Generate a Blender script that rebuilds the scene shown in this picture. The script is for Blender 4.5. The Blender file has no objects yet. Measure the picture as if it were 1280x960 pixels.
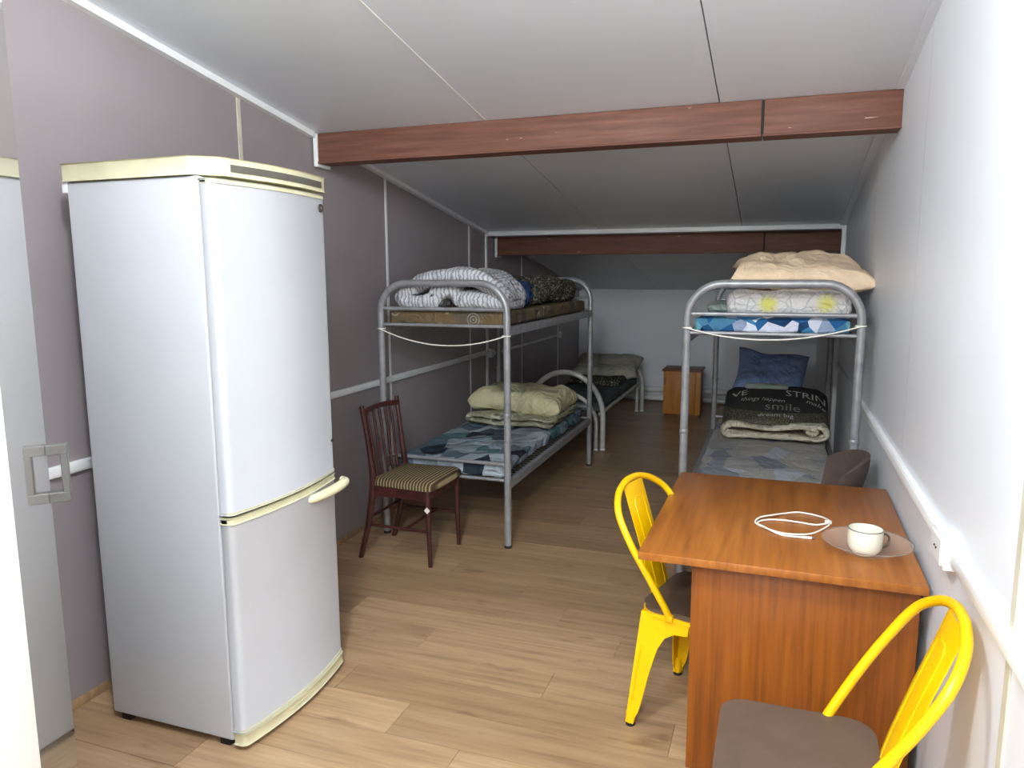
import bpy, bmesh, math, random
from mathutils import Vector, Matrix, noise
random.seed(7)
PI = math.pi
SC = bpy.context.scene
COL = SC.collection

# ---------------------------------------------------------------- camera
CAMH = 1.6
FPX, YAW, PITCH, ROLL = 930.76, .34209, .14882, .00411
cy_, sy_, cp_, sp_ = math.cos(YAW), math.sin(YAW), math.cos(PITCH), math.sin(PITCH)
fwd = Vector((-sy_*cp_, cy_*cp_, -sp_)); right = Vector((cy_, sy_, 0)); down = fwd.cross(right)
r2 = math.cos(ROLL)*right + math.sin(ROLL)*down
d2 = -math.sin(ROLL)*right + math.cos(ROLL)*down
cam = bpy.data.cameras.new('camera'); camo = bpy.data.objects.new('camera', cam); COL.objects.link(camo)
cam.sensor_fit = 'HORIZONTAL'; cam.sensor_width = 36; cam.lens = FPX*36/1280; cam.clip_start = .02
M3 = Matrix((r2, -d2, -fwd)).transposed()
camo.matrix_world = Matrix.Translation((0, 0, CAMH)) @ M3.to_4x4()
SC.camera = camo

# ---------------------------------------------------------------- world, lamps, exposure
w = bpy.data.worlds.new('world'); SC.world = w; w.use_nodes = True
w.node_tree.nodes['Background'].inputs[0].default_value = (.8, .85, .9, 1)
w.node_tree.nodes['Background'].inputs[1].default_value = .02
def lamp(name, loc, power, radius, col=(.92, .985, 1)):
    l = bpy.data.lights.new(name, 'POINT'); l.energy = power; l.shadow_soft_size = radius; l.color = col
    o = bpy.data.objects.new(name, l); o.location = loc; COL.objects.link(o); return o
lamp('room_lamp', (-.74, .74, 2.64), 58, .06)
lamp('corridor_lamp', (-.15, -.8, 2.52), 112, .10)
SC.view_settings.view_transform = 'Standard'; SC.view_settings.look = 'None'
SC.view_settings.gamma = 1; SC.view_settings.exposure = 0.70; SC.view_settings.use_curve_mapping = False

# ---------------------------------------------------------------- material helpers
def lin(c):
    out = []
    for v in c:
        v = v/255.; out.append(v/12.92 if v <= .04045 else ((v+.055)/1.055)**2.4)
    return tuple(out)+(1,)
class NT:
    def __init__(s, name, rough=.5, metal=0, spec=.5):
        s.m = bpy.data.materials.new(name); s.m.use_nodes = True
        s.t = s.m.node_tree; s.b = s.t.nodes['Principled BSDF']
        s.b.inputs['Roughness'].default_value = rough; s.b.inputs['Metallic'].default_value = metal
        s.b.inputs['Specular IOR Level'].default_value = spec
    def n(s, typ, **kw):
        nd = s.t.nodes.new(typ)
        for k, v in kw.items():
            if k in nd.inputs: nd.inputs[k].default_value = v
            else: setattr(nd, k, v)
        return nd
    def l(s, a, b): s.t.links.new(a, b)
    def coord(s, which='Object', scale=(1, 1, 1), rot=(0, 0, 0), loc=(0, 0, 0)):
        if which == 'World': src = s.n('ShaderNodeNewGeometry').outputs['Position']
        else: src = s.n('ShaderNodeTexCoord').outputs[which]
        mp = s.n('ShaderNodeMapping'); mp.inputs['Scale'].default_value = scale; mp.inputs['Rotation'].default_value = rot; mp.inputs['Location'].default_value = loc
        s.l(src, mp.inputs[0]); return mp.outputs[0]
    def noise(s, vec, scale=5, detail=4, rough=.5):
        nd = s.n('ShaderNodeTexNoise'); nd.inputs['Scale'].default_value = scale; nd.inputs['Detail'].default_value = detail; nd.inputs['Roughness'].default_value = rough
        if vec is not None: s.l(vec, nd.inputs['Vector'])
        return nd
    def ramp(s, fac, stops, interp='LINEAR'):
        r = s.n('ShaderNodeValToRGB'); cr = r.color_ramp; cr.interpolation = interp
        while len(cr.elements) < len(stops): cr.elements.new(.5)
        for e, (p, c) in zip(cr.elements, stops): e.position = p; e.color = lin(c)
        s.l(fac, r.inputs[0]); return r.outputs[0]
    def mix(s, fac, a, b, mode='MIX'):
        m = s.n('ShaderNodeMix', data_type='RGBA', blend_type=mode)
        for inp, v in ((m.inputs[0], fac), (m.inputs[6], a), (m.inputs[7], b)):
            if hasattr(v, 'links'): s.l(v, inp)
            elif isinstance(v, (int, float)): inp.default_value = v
            else: inp.default_value = lin(v)
        return m.outputs[2]
    def color(s, c):
        if hasattr(c, 'links'): s.l(c, s.b.inputs['Base Color'])
        else: s.b.inputs['Base Color'].default_value = lin(c)
        return s
    def bump(s, h, strength=.3, dist=.01):
        b = s.n('ShaderNodeBump'); b.inputs['Strength'].default_value = strength; b.inputs['Distance'].default_value = dist
        s.l(h, b.inputs['Height']); s.l(b.outputs[0], s.b.inputs['Normal']); return s
    def math(s, op, a, b=0.):
        m = s.n('ShaderNodeMath', operation=op)
        for i, v in enumerate((a, b)):
            if hasattr(v, 'links'): s.l(v, m.inputs[i])
            else: m.inputs[i].default_value = v
        return m.outputs[0]
def plain(name, rgb, rough=.5, metal=0, var=.06, scale=6, bump=0, bscale=60, spec=.5, coat=0):
    t = NT(name, rough, metal, spec); v = t.coord('World')
    nz = t.noise(v, scale, 4)
    a = tuple(max(0, c*(1-var)) for c in rgb); b = tuple(min(255, c*(1+var)) for c in rgb)
    t.color(t.ramp(nz.outputs[0], [(.3, a), (.7, b)]))
    if bump: t.bump(t.noise(v, bscale, 3).outputs[0], bump, .004)
    if coat: t.b.inputs['Coat Weight'].default_value = coat
    return t.m
M = {}
M['wall_grey'] = plain('grey_panel', (154, 144, 146), .42, var=.03, scale=1.5, bump=.05, bscale=8)
M['wall_white'] = plain('white_panel', (240, 243, 249), .42, var=.015, scale=1.5, bump=.04, bscale=8)
M['ceiling'] = plain('ceiling_panel', (230, 234, 242), .34, var=.02, scale=1.2, bump=.05, bscale=4)
M['gap'] = plain('joint_dark', (44, 43, 42), .9)  # dark tone of the joints, seams and the backing behind them
M['white_trim'] = plain('white_pvc', (240, 240, 240), .35, var=.02)
M['cream_trim'] = plain('cream_strip', (208, 203, 184), .5, var=.06, scale=10)
M['white_cable'] = plain('white_cable_plastic', (238, 234, 224), .4, var=.02)
M['jamb'] = plain('jamb_paint', (196, 193, 184), .5, var=.02)
M['corridor'] = plain('corridor_paint', (222, 220, 214), .6, var=.02)
M['tube'] = plain('grey_tube_paint', (150, 150, 153), .35, .25, var=.08, scale=20)
M['bedwhite'] = plain('pale_tube_paint', (196, 194, 190), .4, .1, var=.06, scale=20)
M['dark_metal'] = plain('dark_wire', (70, 68, 68), .5, .3, var=.1, scale=30)
M['black'] = plain('black_rubber', (28, 26, 25), .6, var=.1)
M['fridge'] = plain('fridge_enamel', (196, 197, 201), .3, var=.015, scale=3)
M['cream'] = plain('yellowed_plastic', (220, 214, 178), .42, var=.05, scale=9)
M['vent'] = plain('vent_grey', (96, 92, 84), .5)
M['badge'] = plain('badge_metal', (88, 84, 80), .35, .6)
M['yellow'] = plain('yellow_enamel', (250, 192, 0), .32, var=.03, scale=8)
M['seatwood'] = plain('brown_seat_board', (92, 74, 62), .5, var=.06, scale=14)
M['pad'] = plain('brown_upholstery', (86, 70, 64), .8, var=.08, scale=40, bump=.2, bscale=200)
M['mahogany'] = plain('dark_red_wood', (66, 33, 29), .35, var=.22, scale=18)
M['paper'] = plain('white_paper', (235, 232, 224), .8)
M['china'] = plain('white_china', (232, 228, 212), .2, var=.02)
M['rim'] = plain('dark_gilt_rim', (96, 88, 70), .3, .4)
M['steel_handle'] = plain('grey_handle', (112, 110, 107), .4, .3)
M['textpale'] = plain('pale_print', (196, 194, 188), .9, var=.05)
M['textdim'] = plain('dim_print', (134, 132, 126), .9, var=.05)

def mat_beam():
    t = NT('brown_beam_paint', .58, spec=.3); v = t.coord('World', (1.2, 18, 18))
    n = t.noise(v, 3, 5); c = t.ramp(n.outputs[0], [(.3, (104, 68, 56)), (.55, (120, 80, 66)), (.75, (132, 92, 78))])
    v2 = t.coord('World', (4, 40, 30), (0, .1, 0)); n2 = t.noise(v2, 2.2, 3)
    t.color(t.mix(t.ramp(n2.outputs[0], [(.73, (0, 0, 0)), (.76, (255, 255, 255))]), c, (205, 180, 160)))
    t.bump(n.outputs[0], .1, .003); return t.m
M['beam'] = mat_beam()
def mat_floor():
    t = NT('laminate_plank', .34); oi = t.n('ShaderNodeObjectInfo')
    geo = t.n('ShaderNodeNewGeometry').outputs['Position']
    off = t.n('ShaderNodeCombineXYZ'); s1 = t.math('MULTIPLY', oi.outputs['Random'], 37.); t.l(s1, off.inputs[0]); t.l(s1, off.inputs[2])
    add = t.n('ShaderNodeVectorMath', operation='ADD'); t.l(geo, add.inputs[0]); t.l(off.outputs[0], add.inputs[1])
    mp = t.n('ShaderNodeMapping'); mp.inputs['Scale'].default_value = (1.1, 16, 1); t.l(add.outputs[0], mp.inputs[0])
    n1 = t.noise(mp.outputs[0], 2.2, 8, .62)
    c = t.ramp(n1.outputs[0], [(.28, (154, 124, 96)), (.45, (180, 148, 114)), (.6, (191, 160, 125)), (.78, (204, 175, 141))])
    mp2 = t.n('ShaderNodeMapping'); mp2.inputs['Scale'].default_value = (2.2, 6, 1); t.l(add.outputs[0], mp2.inputs[0])
    n2 = t.noise(mp2.outputs[0], 2.0, 3); knots = t.ramp(n2.outputs[0], [(.22, (190, 176, 165)), (.36, (255, 255, 255))])
    c = t.mix(.8, c, knots, 'MULTIPLY')
    tone = t.ramp(oi.outputs['Random'], [(0, (222, 216, 210)), (1, (255, 253, 250))])
    t.color(t.mix(1., c, tone, 'MULTIPLY')); t.bump(n1.outputs[0], .08, .002); return t.m
M['floor'] = mat_floor()
def mat_wood(name, c0, c1, c2, scale, rough=.4, freq=3.):
    t = NT(name, rough); v = t.coord('Object', scale); n = t.noise(v, freq, 7, .6)
    t.color(t.ramp(n.outputs[0], [(.3, c0), (.5, c1), (.72, c2)])); t.bump(n.outputs[0], .05, .002); return t.m
M['table_top'] = mat_wood('table_top_wood', (128, 72, 26), (154, 91, 34), (172, 108, 46), (16, 1.0, 6), .33, 2.)
M['table_panel'] = mat_wood('table_panel_wood', (108, 55, 5), (134, 71, 9), (150, 85, 16), (22, 6, .9), .4, 2.)
M['cabinet_wood'] = mat_wood('cabinet_wood', (176, 112, 48), (196, 130, 58), (208, 144, 70), (18, 18, 1), .45, 2.)
M['cabinet_side'] = mat_wood('cabinet_side_wood', (120, 68, 42), (136, 80, 50), (150, 92, 60), (18, 18, 1), .45, 2.)

def fabric_bump(t, v, s=.35, scale=9):
    n = t.noise(v, scale*.55, 4, .55); n.inputs['Distortion'].default_value = 1.2
    rid = t.math('MULTIPLY', t.math('ABSOLUTE', t.math('SUBTRACT', n.outputs[0], .5)), -3.)
    fine = t.noise(v, scale*4, 3, .5)
    t.bump(t.math('ADD', rid, t.math('MULTIPLY', fine.outputs[0], .25)), min(1., s*1.7), .03)
def mat_cloth(name, rgb, var=.08, wr=.35, wscale=9):
    t = NT(name, .85, spec=.2); v = t.coord('Object'); n = t.noise(v, 7, 4)
    t.color(t.ramp(n.outputs[0], [(.3, tuple(c*(1-var) for c in rgb)), (.7, tuple(min(255, c*(1+var)) for c in rgb))]))
    fabric_bump(t, v, wr, wscale); return t.m
M['cream_cloth'] = mat_cloth('cream_cloth', (206, 198, 160), .05, .5, 8)
M['grey_pillow'] = mat_cloth('greyish_pillow_cloth', (176, 172, 158), .06, .4, 7)
M['peach'] = mat_cloth('peach_cloth', (246, 218, 186), .04, .4, 6)
M['blue_cloth'] = mat_cloth('dusty_blue_cloth', (126, 148, 190), .06, .4, 6)
M['navy'] = mat_cloth('navy_cloth', (40, 60, 96), .1, .5, 12)
M['pale_green'] = mat_cloth('pale_green_cloth', (160, 172, 164), .06, .4)
M['quilt_cream'] = mat_cloth('cream_quilt_cloth', (210, 201, 180), .08, .6, 12)
M['dark_sheet'] = mat_cloth('dark_blue_grey_sheet', (92, 100, 102), .12, .5, 9)
def mat_geo(name, cols, scale=(3.2, 3.2, 3.2), rot=(.2, .3, .7), wr=.35):
    t = NT(name, .8, spec=.2); v = t.coord('Object', scale, rot)
    vo = t.n('ShaderNodeTexVoronoi', distance='EUCLIDEAN'); vo.inputs['Scale'].default_value = 1.; t.l(v, vo.inputs['Vector'])
    sep = t.n('ShaderNodeSeparateColor'); t.l(vo.outputs['Color'], sep.inputs[0])
    c = t.ramp(sep.outputs[0], [(i/len(cols), c) for i, c in enumerate(cols)], 'CONSTANT')
    # a printed fold stripe across some of the shapes
    vo2 = t.n('ShaderNodeTexVoronoi', distance='EUCLIDEAN'); vo2.inputs['Scale'].default_value = .6; t.l(v, vo2.inputs['Vector'])
    s2 = t.n('ShaderNodeSeparateColor'); t.l(vo2.outputs['Color'], s2.inputs[0])
    c = t.mix(t.ramp(s2.outputs[1], [(0, (0, 0, 0)), (.82, (200, 200, 200))], 'CONSTANT'), c, cols[-1])
    t.color(c); fabric_bump(t, t.coord('Object'), wr, 8); return t.m
M['geo_slate'] = mat_geo('slate_geometric_print', [(120, 134, 146), (74, 88, 100), (150, 162, 172), (44, 54, 66), (96, 112, 126), (88, 122, 126), (176, 186, 196)], (7.5, 5, 6), (.9, .5, .7), .6)
M['geo_blue'] = mat_geo('blue_geometric_print', [(24, 62, 102), (34, 96, 142), (206, 210, 226), (26, 38, 56), (64, 124, 168), (104, 156, 172), (34, 92, 142)], (11, 5, 10), (.3, .5, .8))
M['geo_grey'] = mat_geo('grey_geometric_print', [(172, 168, 160), (178, 172, 163), (168, 166, 162), (138, 141, 150), (176, 172, 166), (186, 188, 196), (180, 174, 165)], (6, 4, 4), (.4, .3, .7), .22)
def mat_mattress():
    t = NT('brown_floral_mattress', .85, spec=.2); v = t.coord('Object', (1, 1, 1)); n = t.noise(v, 3.5, 2)
    c = t.ramp(n.outputs[0], [(.4, (86, 83, 76)), (.55, (118, 98, 70)), (.7, (100, 88, 72))])
    vo = t.n('ShaderNodeTexVoronoi', feature='F1'); vo.inputs['Scale'].default_value = 7.; t.l(v, vo.inputs['Vector'])
    wv = t.math('SINE', t.math('MULTIPLY', vo.outputs[0], 55.))
    msk = t.math('MULTIPLY', t.math('GREATER_THAN', wv, .3), t.math('LESS_THAN', vo.outputs[0], .28))
    t.color(t.mix(t.math('MULTIPLY', msk, .5), c, (186, 178, 158))); fabric_bump(t, v, .4, 12); return t.m
M['mattress_brown'] = mat_mattress()
def mat_stripe_duvet():
    t = NT('white_grey_striped_quilt', .85, spec=.2); v = t.coord('Object')
    wv = t.n('ShaderNodeTexWave', wave_type='BANDS', bands_direction='X'); wv.inputs['Scale'].default_value = 13.; wv.inputs['Distortion'].default_value = 8.; wv.inputs['Detail'].default_value = 3.; wv.inputs['Detail Scale'].default_value = 1.4
    t.l(v, wv.inputs['Vector'])
    c = t.ramp(wv.outputs['Color'], [(.05, (150, 151, 157)), (.35, (198, 198, 203)), (.7, (214, 214, 218))])
    t.color(c); fabric_bump(t, v, .5, 10); return t.m
M['stripe_duvet'] = mat_stripe_duvet()
def mat_tweed():
    t = NT('dark_speckled_wool', .95, spec=.1); v = t.coord('Object', (1, 1, 1.0)); n = t.noise(v, 70, 3, .7); n2 = t.noise(v, 6, 3)
    c = t.ramp(n.outputs[0], [(.42, (48, 47, 44)), (.52, (86, 83, 70)), (.6, (186, 182, 158))])
    t.color(t.mix(t.math('MULTIPLY', n2.outputs[0], .5), c, (44, 44, 42))); t.bump(n.outputs[0], .7, .01); return t.m
M['tweed'] = mat_tweed()
def mat_dark_print():
    t = NT('dark_knit_print', .95, spec=.1); v = t.coord('World'); n = t.noise(v, 110, 2, .7)
    s = t.n('ShaderNodeSeparateXYZ'); t.l(v, s.inputs[0])
    band = t.math('MULTIPLY', t.math('LESS_THAN', s.outputs[2], .675), 1.)
    base = t.ramp(n.outputs[0], [(.4, (56, 56, 55)), (.7, (74, 73, 70))])
    spk = t.ramp(n.outputs[0], [(.4, (62, 61, 55)), (.55, (96, 93, 78)), (.68, (140, 135, 110))])
    t.color(t.mix(band, base, spk)); t.bump(n.outputs[0], .5, .008); return t.m
M['dark_print'] = mat_dark_print()
def mat_leafy():
    t = NT('cream_leaf_print', .85, spec=.2); v = t.coord('Object')
    vo = t.n('ShaderNodeTexVoronoi', feature='F1'); vo.inputs['Scale'].default_value = 6.5; t.l(v, vo.inputs['Vector'])
    ring = t.math('MULTIPLY', t.math('GREATER_THAN', vo.outputs[0], .3), t.math('LESS_THAN', vo.outputs[0], .36))
    core = t.math('LESS_THAN', vo.outputs[0], .26)
    c = t.mix(core, (168, 166, 140), (126, 128, 118)); t.color(t.mix(ring, c, (206, 204, 184))); fabric_bump(t, v, .6, 10); return t.m
M['leafy'] = mat_leafy()
def mat_floral():
    t = NT('pale_floral_quilt', .85, spec=.2); v = t.coord('World')
    vo = t.n('ShaderNodeTexVoronoi', feature='DISTANCE_TO_EDGE'); vo.inputs['Scale'].default_value = 14; t.l(v, vo.inputs['Vector'])
    c = t.ramp(vo.outputs[0], [(.0, (190, 186, 184)), (.06, (224, 219, 217))])
    n = t.noise(v, 40, 3)
    for p in ((-.045, 3.99, 1.435), (.225, 3.99, 1.44), (.1, 4.45, 1.5)):
        d = t.n('ShaderNodeVectorMath', operation='DISTANCE'); t.l(v, d.inputs[0]); d.inputs[1].default_value = p
        dd = t.math('ADD', d.outputs['Value'], t.math('MULTIPLY', n.outputs[0], .03))
        msk = t.ramp(dd, [(.035, (255, 255, 255)), (.075, (0, 0, 0))])
        c = t.mix(msk, c, (222, 216, 120))
    t.color(c); fabric_bump(t, v, .4, 12); return t.m
M['floral'] = mat_floral()
def mat_seat_stripe():
    t = NT('striped_seat_fabric', .8, spec=.2); v = t.coord('Object')
    s = t.n('ShaderNodeSeparateXYZ'); t.l(v, s.inputs[0])
    wv = t.math('SINE', t.math('MULTIPLY', s.outputs[0], 330.))
    t.color(t.ramp(t.math('ADD', t.math('MULTIPLY', wv, .5), .5), [(.25, (70, 56, 40)), (.6, (104, 85, 58)), (.9, (150, 136, 102))]))
    t.bump(t.noise(v, 150, 2).outputs[0], .3, .002); return t.m
M['seat_stripe'] = mat_seat_stripe()
def mat_glass():
    t = NT('smoky_glass', .08); t.color((214, 200, 188)); t.b.inputs['Alpha'].default_value = .17; return t.m
M['glass'] = mat_glass()
M['glass_rim_glint'] = plain('glass_edge_glint', (150, 140, 132), .1)  # edge highlight of the glass put into the colour of a denser ring
M['glass_rim_glint'].node_tree.nodes['Principled BSDF'].inputs['Alpha'].default_value = .6
def mat_door():
    t = NT('glossy_door_laminate', .03); t.color((186, 181, 172)); t.b.inputs['IOR'].default_value = 1.9; t.b.inputs['Coat Weight'].default_value = 1.; t.b.inputs['Coat Roughness'].default_value = .04; return t.m
M['door'] = mat_door()

# ---------------------------------------------------------------- mesh helpers
def link(name, me, mat=None, parent=None, smooth=True, ang=.6):
    if mat: me.materials.append(M[mat] if isinstance(mat, str) else mat)
    if smooth:
        for p in me.polygons: p.use_smooth = True
        me.set_sharp_from_angle(angle=ang)
    o = bpy.data.objects.new(name, me); COL.objects.link(o)
    if parent: o.parent = parent
    return o
def bmobj(name, bm, mat=None, parent=None, bevel=0, seg=2, smooth=True, ang=.6):
    if bevel:
        bm.normal_update()
        ed = [e for e in bm.edges if len(e.link_faces) == 2 and e.calc_face_angle(0) > .5]
        bmesh.ops.bevel(bm, geom=ed, offset=bevel, segments=seg, affect='EDGES', profile=.5, clamp_overlap=True)
    bmesh.ops.recalc_face_normals(bm, faces=bm.faces)
    me = bpy.data.meshes.new(name); bm.to_mesh(me); bm.free()
    return link(name, me, mat, parent, smooth, ang)
def addbox(bm, x0, x1, y0, y1, z0, z1):
    v = [bm.verts.new((x, y, z)) for x in (x0, x1) for y in (y0, y1) for z in (z0, z1)]
    for f in ((0, 1, 3, 2), (4, 6, 7, 5), (0, 4, 5, 1), (2, 3, 7, 6), (0, 2, 6, 4), (1, 5, 7, 3)): bm.faces.new([v[i] for i in f])
def box(name, x0, x1, y0, y1, z0, z1, mat, parent=None, bevel=.003, seg=2):
    bm = bmesh.new(); addbox(bm, x0, x1, y0, y1, z0, z1); return bmobj(name, bm, mat, parent, bevel, seg)
def prism(name, poly, lo, hi, axis, mat, parent=None, bevel=0, seg=2, smooth=True):
    """poly: 2D points in the two other axes (in xyz order); extruded along axis"""
    bm = bmesh.new()
    def P(a, b, c): return {'x': (c, a, b), 'y': (a, c, b), 'z': (a, b, c)}[axis]
    A = [bm.verts.new(P(a, b, lo)) for a, b in poly]; B = [bm.verts.new(P(a, b, hi)) for a, b in poly]
    bm.faces.new(A); bm.faces.new(B[::-1])
    for i in range(len(poly)): bm.faces.new((A[i], A[(i+1) % len(poly)], B[(i+1) % len(poly)], B[i]))
    return bmobj(name, bm, mat, parent, bevel, seg, smooth)
def catmull(pts, n=8, closed=False):
    pts = [Vector(p) for p in pts]; out = []
    N = len(pts); rng = N if closed else N-1
    for i in range(rng):
        if closed: p0, p1, p2, p3 = (pts[(i+k-1) % N] for k in range(4))
        else: p1, p2 = pts[i], pts[i+1]; p0 = pts[i-1] if i else 2*p1-p2; p3 = pts[i+2] if i+2 < N else 2*p2-p1
        for k in range(n):
            t = k/n; out.append(.5*((2*p1)+(p2-p0)*t+(2*p0-5*p1+4*p2-p3)*t*t+(3*p1-p0-3*p2+p3)*t**3))
    if not closed: out.append(pts[-1])
    return out
def addtube(bm, pts, r, n=12, closed=False, r1=None):
    pts = [Vector(p) for p in pts]; N = len(pts); rings = []
    up = None
    for i, p in enumerate(pts):
        if closed: t = pts[(i+1) % N]-pts[i-1]
        else: t = pts[min(i+1, N-1)]-pts[max(i-1, 0)]
        t.normalize()
        if up is None: up = t.orthogonal().normalized()
        up = (up-t*up.dot(t)).normalized(); sd = t.cross(up)
        rr = r if r1 is None else (r+(r1-r)*i/(N-1)) if not callable(r1) else r1(i/(N-1))
        rings.append([bm.verts.new(p+rr*(math.cos(2*PI*k/n)*up+math.sin(2*PI*k/n)*sd)) for k in range(n)])
    for i in range(N if closed else N-1):
        a, b = rings[i], rings[(i+1) % N]
        off = 0
        if closed and i == N-1:
            off = min(range(n), key=lambda o: (a[0].co-b[o].co).length)
        for k in range(n): bm.faces.new((a[k], a[(k+1) % n], b[(k+1+off) % n], b[(k+off) % n]))
    if not closed: bm.faces.new(rings[0][::-1]); bm.faces.new(rings[-1])
def tube(name, pts, r, mat, parent=None, n=12, closed=False, r1=None):
    bm = bmesh.new(); addtube(bm, pts, r, n, closed, r1); return bmobj(name, bm, mat, parent, ang=1.0)
def lathe(name, prof, mat, parent=None, n=32, loc=(0, 0, 0)):
    bm = bmesh.new(); rings = []
    for r, z in prof: rings.append([bm.verts.new((loc[0]+r*math.cos(2*PI*k/n), loc[1]+r*math.sin(2*PI*k/n), loc[2]+z)) for k in range(n)] if r > 1e-5 else [bm.verts.new((loc[0], loc[1], loc[2]+z))])
    for a, b in zip(rings, rings[1:]):
        for k in range(n):
            f = [a[k % len(a)], a[(k+1) % len(a)], b[(k+1) % len(b)], b[k % len(b)]]
            f = list(dict.fromkeys(f))
            if len(f) > 2: bm.faces.new(f)
    return bmobj(name, bm, mat, parent, ang=.9)
def nz(p, f, seed=0): return noise.noise(Vector(p)*f+Vector((seed*7.3, seed*3.1, seed*1.7)))
def thing(name, label, cat, loc=(0, 0, 0), rz=0, group=None):
    o = bpy.data.objects.new(name, None); COL.objects.link(o); o.location = loc; o.rotation_euler = (0, 0, rz); o.empty_display_size = .1
    return tag(o, label, cat, group)
def tag(o, label, cat, group=None):
    o['label'] = label; o['category'] = cat
    if group: o['group'] = group
    return o
def struct(o): o['kind'] = 'structure'; return o
def pillow(name, sx, sy, sz, mat, M4, seed=0, wr=.012, parent=None, n=44, flat=.35, ex=4):
    """cushion shape: pointed corners, thin seam, wrinkled; placed by matrix M4"""
    bm = bmesh.new(); g = {}
    for side in (1, -1):
        for i in range(n+1):
            for j in range(n+1):
                u, v = 2*i/n-1, 2*j/n-1
                edge = i in (0, n) or j in (0, n)
                if edge and (i, j, 1) in g: g[i, j, side] = g[i, j, 1]; continue
                e = (1-u**ex)*(1-v**ex); h = max(e, 0)**.5
                pn_ = .36/ex; pin = 1-pn_*(1-abs(v)**2)*abs(u)**3; pin2 = 1-pn_*(1-abs(u)**2)*abs(v)**3
                x, y = u*sx/2*pin, v*sy/2*pin2
                z = side*sz/2*h*(1 if side > 0 else flat+.3)
                q = Vector((x*1.0, y*1.0, side*.3))
                k = .35+.65*h
                z += wr*k*(nz(q, 6, seed)*1.4+abs(nz(q, 13, seed+1))*.9-.3)*(1 if h > .05 else .3)
                x += .014*nz(q, 5, seed+2); y += .014*nz(q, 5, seed+3); z += .02*nz((x, y, 0), 4, seed+4)
                g[i, j, side] = bm.verts.new((x, y, z))
    for side in (1, -1):
        for i in range(n):
            for j in range(n):
                f = [g[i, j, side], g[i+1, j, side], g[i+1, j+1, side], g[i, j+1, side]]
                bm.faces.new(f if side > 0 else f[::-1])
    bmesh.ops.transform(bm, matrix=M4, verts=bm.verts)
    return bmobj(name, bm, mat, parent, ang=3)
def lump(name, x0, x1, y0, y1, z0, z1, mat, parent=None, e=5., ez=2.6, wr=.015, seed=0, n=40, top=None, freq=7, sag=.0):
    """soft slab: rounded-box shell with wrinkles (mattress, folded quilt, blanket)"""
    bm = bmesh.new(); bmesh.ops.create_cube(bm, size=2)
    bmesh.ops.subdivide_edges(bm, edges=bm.edges, cuts=n, use_grid_fill=True)
    c = Vector(((x0+x1)/2, (y0+y1)/2, (z0+z1)/2)); hx, hy, hz = (x1-x0)/2, (y1-y0)/2, (z1-z0)/2
    rr = min(hz, .5*min(hx, hy))*ez/2.6
    rr = min(rr, hz*.98)
    for v in bm.verts:
        p = v.co
        q = Vector((p.x*hx, p.y*hy, p.z*hz))
        # rounded box: clamp to inner box then push out by rr
        inn = Vector((max(-hx+rr, min(hx-rr, q.x)), max(-hy+rr, min(hy-rr, q.y)), max(-hz+rr, min(hz-rr, q.z))))
        d = q-inn
        if d.length > 1e-6: d = d.normalized()*rr
        q = inn+d; nn = d.normalized() if d.length > 1e-6 else Vector((0, 0, 1))
        a = q+c
        disp = wr*(nz(a, freq, seed)+.6*abs(nz(a, freq*2.1, seed+1))-.2)
        q += nn*disp
        if q.z < -hz*.6: q.z = max(q.z, -hz)
        if top:
            k = (q.z+hz)/(2*hz); q.z += max(k, 0)*top(q.x/hx, q.y/hy)
        v.co = q+c
    return bmobj(name, bm, mat, parent, ang=3)
def quilt(name, line, th, a0, a1, axis, mat, parent=None, wr=.01, seed=0, nd=36, zmin=None, hump=None):
    """thick cloth folded along a 2D centre line, extruded along axis 'y' (line in x,z) or 'x' (line in y,z)"""
    L = catmull([Vector((p[0], p[1], 0)) for p in line], 10); N = len(L)
    bm = bmesh.new(); rings = []
    for j in range(nd+1):
        t = j/nd; e = min(t, 1-t)*nd
        k = {0: .35, 1: .72, 2: .92}.get(int(e), 1.)
        a = a0+(a1-a0)*t
        if e < 1: a += (.0)
        ring = []
        lo, hi = [], []
        for i, p in enumerate(L):
            tg = (L[min(i+1, N-1)]-L[max(i-1, 0)]).normalized(); nn = Vector((-tg.y, tg.x, 0))
            q3 = (p.x, a, p.y)
            tt = th/2*k*(1+.22*nz(q3, 5, seed+9))
            lo.append(p+nn*tt); hi.append(p-nn*tt)
        tg0 = (L[0]-L[1]).normalized(); tg1 = (L[-1]-L[-2]).normalized()
        cap1 = [L[-1]+th/2*k*(math.cos(x)*((lo[-1]-L[-1]).normalized())+math.sin(x)*tg1) for x in (PI*.25, PI*.5, PI*.75)]
        cap0 = [L[0]+th/2*k*(math.cos(x)*((hi[0]-L[0]).normalized())+math.sin(x)*tg0) for x in (PI*.25, PI*.5, PI*.75)]
        out = lo+cap1+hi[::-1]+cap0
        for q in out:
            b3 = Vector((q.x, a, q.y)) if axis == 'y' else Vector((a, q.x, q.y))
            s = Vector((nz(b3, 6, seed), nz(b3, 6, seed+1), nz(b3, 6, seed+2)))*wr + Vector((nz(b3, 15, seed), nz(b3, 15, seed+1), nz(b3, 15, seed+2)))*wr*.5
            b3 = b3+s
            if hump: b3.z += hump(b3)
            if zmin is not None: b3.z = max(b3.z, zmin)
            ring.append(bm.verts.new(b3))
        rings.append(ring)
    for a, b in zip(rings, rings[1:]):
        for i in range(len(a)): bm.faces.new((a[i], a[(i+1) % len(a)], b[(i+1) % len(a)], b[i]))
    bm.faces.new(rings[0][::-1]); bm.faces.new(rings[-1])
    return bmobj(name, bm, mat, parent, ang=3)

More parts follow.
